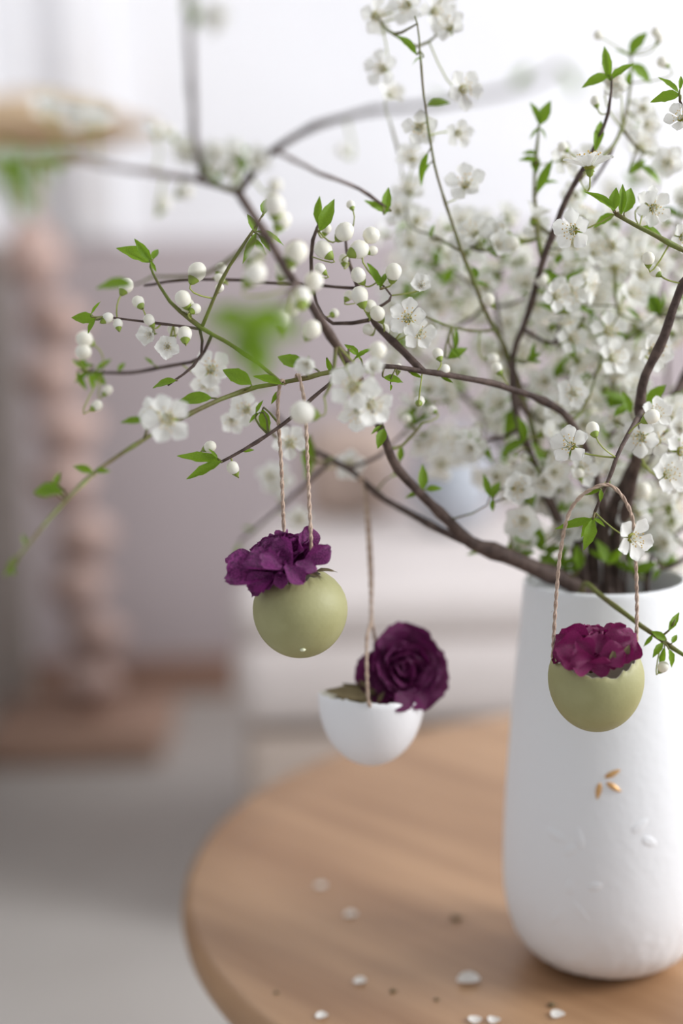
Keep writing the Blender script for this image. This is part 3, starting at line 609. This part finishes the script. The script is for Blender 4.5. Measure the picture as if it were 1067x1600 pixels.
def eggshell(name, label, cx, cy, d, R, bot, rimf, mt, axis, tw, seed, fr=()):
    """cx, cy: where the widest ring is; bot: depth of the bowl under it; rimf(angle) height of the broken rim"""
    C = P(cx, cy, d); t = thing('hanging_eggshell', C, label, 'eggshell', None)
    Mx = basis(axis).to_3x3()
    r = random.Random(seed); n = 96
    jag = []
    v = 0
    for k in range(n): v = v*.6+r.uniform(-1, 1)*.0006; jag.append(v+(.0009 if k % 7 < 3 else 0)*r.random())
    nr = 22
    def ring(th, z, off):
        zz = max(-1, min(1, z/bot)) if z < 0 else min(1, z/(bot*.86))
        return max(.00005, (R-off)*math.sqrt(max(0, 1-zz*zz)))
    vs = []; fs = []
    for side, off in ((0, 0), (1, .0005)):
        for i in range(nr+1):
            for k in range(n):
                th = 2*math.pi*k/n; zt = rimf(math.degrees(th))+jag[k]
                u = i/nr; z = -bot+(zt+bot)*(1-math.cos(u*math.pi/2)) if i < nr else zt
                z = -bot*math.cos(min(1, u*1.0)*math.pi/2)+zt*u**3 if u < 1 else zt
                rad = ring(th, z+(0 if side == 0 else 0), off); vs.append(Vector((rad*math.cos(th), rad*math.sin(th), z+(off if side and i < 3 else 0))))
    W = (nr+1)*n
    for i in range(nr):
        for k in range(n):
            k2 = (k+1) % n; fs.append((i*n+k, i*n+k2, (i+1)*n+k2, (i+1)*n+k)); fs.append((W+i*n+k, W+(i+1)*n+k, W+(i+1)*n+k2, W+i*n+k2))
    fm = [0, 1]*(nr*n)
    for k in range(n): k2 = (k+1) % n; fs.append((nr*n+k, nr*n+k2, W+nr*n+k2, W+nr*n+k)); fm.append(1)
    q = basis(axis, 0); q2 = Matrix((Vector((1, 0, 0)), Vector((0, 1, 0)), Vector((0, 0, 1))))
    rotq = Vector((0, 0, 1)).rotation_difference(Vector(axis).normalized())
    vs = [rotq @ v for v in vs]
    ob('shell', me('shell', vs, fs, [mt, M_membrane], fm), t)
    for pts in tw: twine(pts, t, C)
    return t, C, rotq
Z = (0, 0, 1)
# rim helper: angle 270 = towards the viewer, 0 = right, 180 = left
def rim(h, front=0, right=0, w=55):
    def f(a):
        df = (a-270+180) % 360-180; dr = (a+180) % 360-180
        return h+front*math.exp(-(df/w)**2)+right*math.cos(math.radians(dr))
    return f
e1, C1, q1 = eggshell('e', 'sage green eggshell hanging at left under a purple flower laid on its side', 469, 951, .65, .0217, .0226, rim(.0145, .0012, .0022, 70), M_shell_g, (.03, 0, 1),
    [[P(452, 905, .652), P(445, 850, .653), P(443, 815, .652), P(439, 720, .652), P(434, 645, .652), P(436, 608, .650), P(440, 594, .647), P(446, 600, .652)],
     [P(486, 880, .640), P(486, 845, .638), P(483, 780, .641), P(480, 710, .644), P(477, 640, .646), P(471, 603, .646), P(466, 585, .648), P(461, 592, .654)]], 1)
e1n = MB(); e1n.lathe([(.00001, .0010), (.0009, .0008), (.0015, 0), (.0011, -.0006), (.00001, -.0009)], 12); pdrop = next(P(473, 1015, d/1e4) for d in range(6100, 6600) if (lambda v: (v.x**2+v.y**2)/.0217**2+(v.z/.0226)**2 < 1)(P(473, 1015, d/1e4)-C1))-C1; o = e1n.obj('glue_drop', M_glue, e1, loc=pdrop)
tag(o, 'tiny shiny bead on the shell')
e2, C2, q2 = eggshell('e', 'sage green eggshell with jagged rim hanging before the white vase', 931, 1058, .65, .0218, .0252, rim(.0115, -.0065, .0006, 48), M_shell_g, (0, 0, 1),
    [[P(864, 1030, .651), P(864, 1012, .651), P(869, 930, .651), P(876, 860, .651), P(888, 805, .651), P(905, 778, .650), P(925, 764, .648), P(945, 757, .648), P(962, 764, .649), P(978, 785, .649), P(989, 815, .649), P(993, 870, .649), P(995, 940, .650), P(994, 1004, .650), P(993, 1025, .651)]], 2)
e3, C3, q3 = eggshell('e', 'white eggshell hanging lowest and out of focus in the middle', 580, 1090, .725, .0270, .0350, (lambda a: .0002-.0046*math.sin(math.radians(a))-.0022*math.cos(math.radians(a))), M_shell_w, (.03, 0, 1),
    [[P(578, 1105, .698), P(574, 1080, .698), P(573, 1000, .704), P(580, 960, .714), P(576, 860, .728), P(571, 790, .738), P(567, 757, .742), P(563, 744, .739), P(560, 752, .747)],
     [P(592, 1060, .720), P(586, 1000, .722), P(580, 960, .724), P(581, 900, .730), P(577, 820, .738), P(572, 765, .744), P(566, 746, .748)]], 3)

# ------------------------------------------------------------------ ranunculus flowers
def rpetal(seed, mt, wave=.05, cup=.30, wr=.62):
    r = random.Random(seed); vs = []; fs = []; nu, nv = 9, 5; a, b_, c = r.uniform(0, 6), r.uniform(0, 6), r.uniform(.8, 1.2)
    for i in range(nu+1):
        u = i/nu; wd = wr*(.22+.78*math.sin(min(1, u*1.25)*math.pi/2)**1.2)*(1 if u < .7 else math.sqrt(max(.10, 1-((u-.62)/.42)**2)))
        for j in range(-nv, nv+1):
            s = j/nv; z = cup*(.75*u*u*(1.2-u)*2.0+.55*s*s*wd/wr*c)+wave*u*u*math.sin(s*4.5+a)+wave*.3*u*math.sin(s*9+b_)
            x = u*(1-.10*s*s)+(.012*math.sin(s*17+a)+.02*math.sin(s*8+b_))*(u**4)
            vs.append((x, s*wd, z))
    m_ = 2*nv+1
    for i in range(nu):
        for j in range(m_-1): fs.append((i*m_+j, (i+1)*m_+j, (i+1)*m_+j+1, i*m_+j+1))
    return me('petal', vs, fs, mt)
def ranunculus(label, C, axis, R, mt, n=46, a0=8, a1=88, seed=1, lim=None, wave=.05, inner=.42, extra=(), flat=1.0, wr=.62):
    r = random.Random(seed); t = thing('ranunculus', C, label, 'flower', None)
    V = [rpetal(seed*10+k, mt, wave, .26+.12*(k % 3), wr) for k in range(6)]
    Vi = [rpetal(seed*10+k+50, mt, wave*.6, .55, .75) for k in range(3)]
    q = basis(axis, 0)
    for k in range(n):
        u = (k+.5)/n; az = k*2.39996+r.uniform(-.15, .15); el = math.radians(a0+(a1-a0)*u**1.15+r.uniform(-6, 6))
        L = R*(inner+(1-inner)*u**.8)*r.uniform(.92, 1.06)
        if lim and not lim(az, u): continue
        rm = Matrix.Rotation(az, 4, 'Z') @ Matrix.Translation((R*.10*u, 0, -R*.22*u)) @ Matrix.Rotation(-(math.pi/2-el), 4, 'Y') @ Matrix.Rotation(r.uniform(-.25, .25), 4, 'X')
        mm = q @ Matrix.Scale(flat, 4, Vector((0, 0, 1))) @ rm @ Matrix.Scale(L, 4)
        ob('petal', r.choice(Vi if u < .35 else V), t, mat_=mm)
    for (p, d_, up, L) in extra:                    # single loose outer petals: base, direction
        x = d_.normalized(); z = (up-x*up.dot(x)).normalized(); y = z.cross(x)
        m_ = (Matrix((x, y, z)).transposed()*L).to_4x4(); m_.translation = p-C; ob('petal', r.choice(V), t, mat_=m_)
    b = MB(); b.lathe([(.0001, -R*.06), (R*.10, 0), (R*.13, R*.16), (R*.09, R*.30), (.0001, R*.34)], 14)
    o = b.obj('flower_heart', M_sepal, t); o.matrix_basis = q
    b = MB(); b.tube([Vector((0, 0, -R*.05)), Vector((0, 0, -R*.55))], R*.05, 8)
    o = b.obj('stem', M_sepal, t); o.matrix_basis = q
    return t
sepal = LEAF
def addsepal(t, C, x0, y0, x1, y1, d, up=(0, .5, .8), k=1, name='sepal'):
    a = P(x0, y0, d); tp = P(x1, y1, d-.002); x = tp-a; L = x.length; x.normalize(); u = cdir(*up); z = (u-x*u.dot(x)).normalized(); y = z.cross(x)
    m_ = (Matrix((x, y, z)).transposed()*L).to_4x4(); m_.translation = a-C
    dd = LEAF[k].copy(); dd.materials.clear(); dd.materials.append(M_sepal); return ob(name, dd, t, mat_=m_)
Cf1 = P(441, 886, .644)
def ex(x0, y0, x1, y1, d, up, dd=0): return (P(x0, y0, d), P(x1, y1, d+dd)-P(x0, y0, d), cdir(*up), (P(x1, y1, d+dd)-P(x0, y0, d)).length)
f1 = ranunculus('open purple ranunculus lying tilted left on the left green eggshell', Cf1, cdir(-.40, .80, .42), .0200, M_rp, 54, 22, 88, 1, wave=.05, inner=.70, flat=.95, wr=.40,
    extra=[ex(432, 892, 352, 912, .634, (-.1, .6, .8), -.003), ex(428, 898, 388, 922, .630, (.1, .3, .9)), ex(415, 884, 352, 880, .642, (-.2, .8, .5)), ex(446, 884, 474, 914, .628, (.2, .3, .9), -.002), ex(440, 888, 404, 868, .628, (-.3, .4, .8), -.003), ex(475, 880, 515, 852, .633, (.3, -.2, .9)), ex(480, 872, 478, 822, .642, (.4, 0, .8)), ex(448, 888, 380, 890, .630, (0, .7, .6)), ex(436, 890, 440, 920, .630, (0, .3, .9)), ex(455, 885, 432, 842, .630, (-.2, .3, .9), .004), ex(462, 880, 495, 892, .629, (.2, .4, .9))])
addsepal(f1, Cf1, 490, 895, 524, 884, .640, (0, .9, .3), 2); addsepal(f1, Cf1, 478, 892, 502, 904, .630, (0, .5, .8), 3)
Cf2 = P(925, 1019, .648)
f2 = ranunculus('magenta ranunculus nestled in the jagged green eggshell before the vase', Cf2, cdir(.0, .93, .34), .0186, M_rm, 44, 16, 84, 2, wave=.06, inner=.60, flat=.80, wr=.55, lim=lambda az, u: True,
    extra=[ex(915, 1038, 955, 1034, .630, (0, -.6, .8)), ex(935, 1025, 986, 1000, .636, (.1, .2, .9)), ex(925, 1025, 866, 1014, .636, (-.1, .2, .9)), ex(930, 1026, 938, 1044, .631, (0, -.2, 1)), ex(930, 1034, 890, 1034, .630, (-.2, 0, 1)), ex(925, 1030, 900, 1000, .632, (-.2, .3, 1)), ex(935, 1032, 975, 1015, .631, (.2, .2, 1)), ex(930, 1030, 935, 990, .633, (0, .3, 1), .004), ex(925, 1030, 872, 990, .640, (-.3, .2, 1), .006), ex(940, 1030, 984, 985, .640, (.3, .2, 1), .004)])
addsepal(f2, Cf2, 955, 1035, 960, 1015, .631, (0, 0, 1), 4); addsepal(f2, Cf2, 972, 1030, 984, 1008, .634, (0, 0, 1), 4)
Cf3 = P(630, 1046, .722)
f3 = ranunculus('dark plum ranunculus facing forward out of the white eggshell', Cf3, cdir(.16, .12, .95), .0232, M_rd, 44, 4, 86, 3, wave=.03, inner=.36, wr=.66,
    extra=[ex(600, 1060, 560, 1030, .722, (-.3, .3, .8)), ex(605, 1080, 560, 1070, .718, (-.2, .2, .8)), ex(650, 1080, 662, 1108, .712, (.2, .3, .9)), ex(620, 1082, 640, 1108, .704, (0, .4, .9))])
for q in ((575, 1090, 508, 1076, .712), (585, 1092, 535, 1066, .716), (590, 1092, 520, 1088, .718), (588, 1085, 560, 1062, .715), (582, 1098, 555, 1092, .712), (590, 1098, 600, 1080, .712)): addsepal(f3, Cf3, *q)

# ------------------------------------------------------------------ fallen petals and crumbs on the table
def fallen(x, y, sc, lab, spin, kind='petal'):
    p = onz(x, y, TZ); t = None
    vs = []; fs = []; nu = 8; n = 16
    for i in range(nu+1):
        u = i/nu
        for k in range(n):
            q = 2*math.pi*k/n; rr = u*.0042*(1+.10*math.cos(q)-.06*math.cos(3*q)); vs.append((rr*1.15*math.cos(q), rr*math.sin(q), .0005+.0013*u*u*(1+.3*math.sin(2*q))))
    for i in range(nu):
        for k in range(n): k2 = (k+1) % n; fs.append((i*n+k, i*n+k2, (i+1)*n+k2, (i+1)*n+k))
    o = ob('fallen_petal', me('fallen_petal', vs, fs, M_petal)); o.location = p; o.scale = (sc, sc, sc); o.rotation_euler = (0, 0, spin)
    return tag(o, lab, 'petal', 'white petals fallen on the table')
for x, y, s, lab in ((500, 1386, .75, 'fallen white petal farthest back on the tabletop, faint'), (547, 1431, .8, 'fallen white petal second from the back on the tabletop'), (563, 1535, .8, 'round fallen white petal midway along the table front'), (503, 1589, .75, 'fallen white petal nearest the left at the lower frame edge'),
                     (730, 1535, 1.35, 'largest fallen white petal, lying left of the vase foot'), (743, 1597, .8, 'left one of two touching white petals at the lower frame edge'), (771, 1596, .75, 'right one of two touching white petals at the lower frame edge'), (871, 1589, .85, 'fallen white petal in front of the vase at the lower frame edge')):
    fallen(x, y, s, lab, rnd(0, 6))
for x, y, s, lab in ((712, 1437, 1.3, 'brown olive flower crumb on the tabletop left of the vase'), (862, 1572, .9, 'dark crumb beside the white petal in front of the vase'), (614, 1550, .8, 'small brown crumb between petals on the table front'), (432, 1552, .6, 'tiny brown crumb near the table edge at left'), (682, 1563, .6, 'tiny brown speck left of the largest fallen petal')):
    b = MB(); b.lathe([(.00001, 0), (.0012, 0), (.0019, .0007), (.0012, .0016), (.00001, .0019)], 9)
    for v in b.v: v += noise.noise_vector(v*900+Vector((x, y, 0)))*.0006; v.z = max(0, v.z)
    for k in range(3): q = 2*k; b.tube([(0, 0, .0008), (.0032*math.cos(q), .0032*math.sin(q), .0006)], .0003, 4)
    o = b.obj('crumb', M_sepal); o.location = onz(x, y, TZ); o.scale = (s, s, s); tag(o, lab, 'crumb', 'dried flower crumbs on the table')
print('OBJECT COUNT', len(S.objects), [(B.i, B.nf, B.nb, B.nl) for B in Branch.all], cnt, tries)
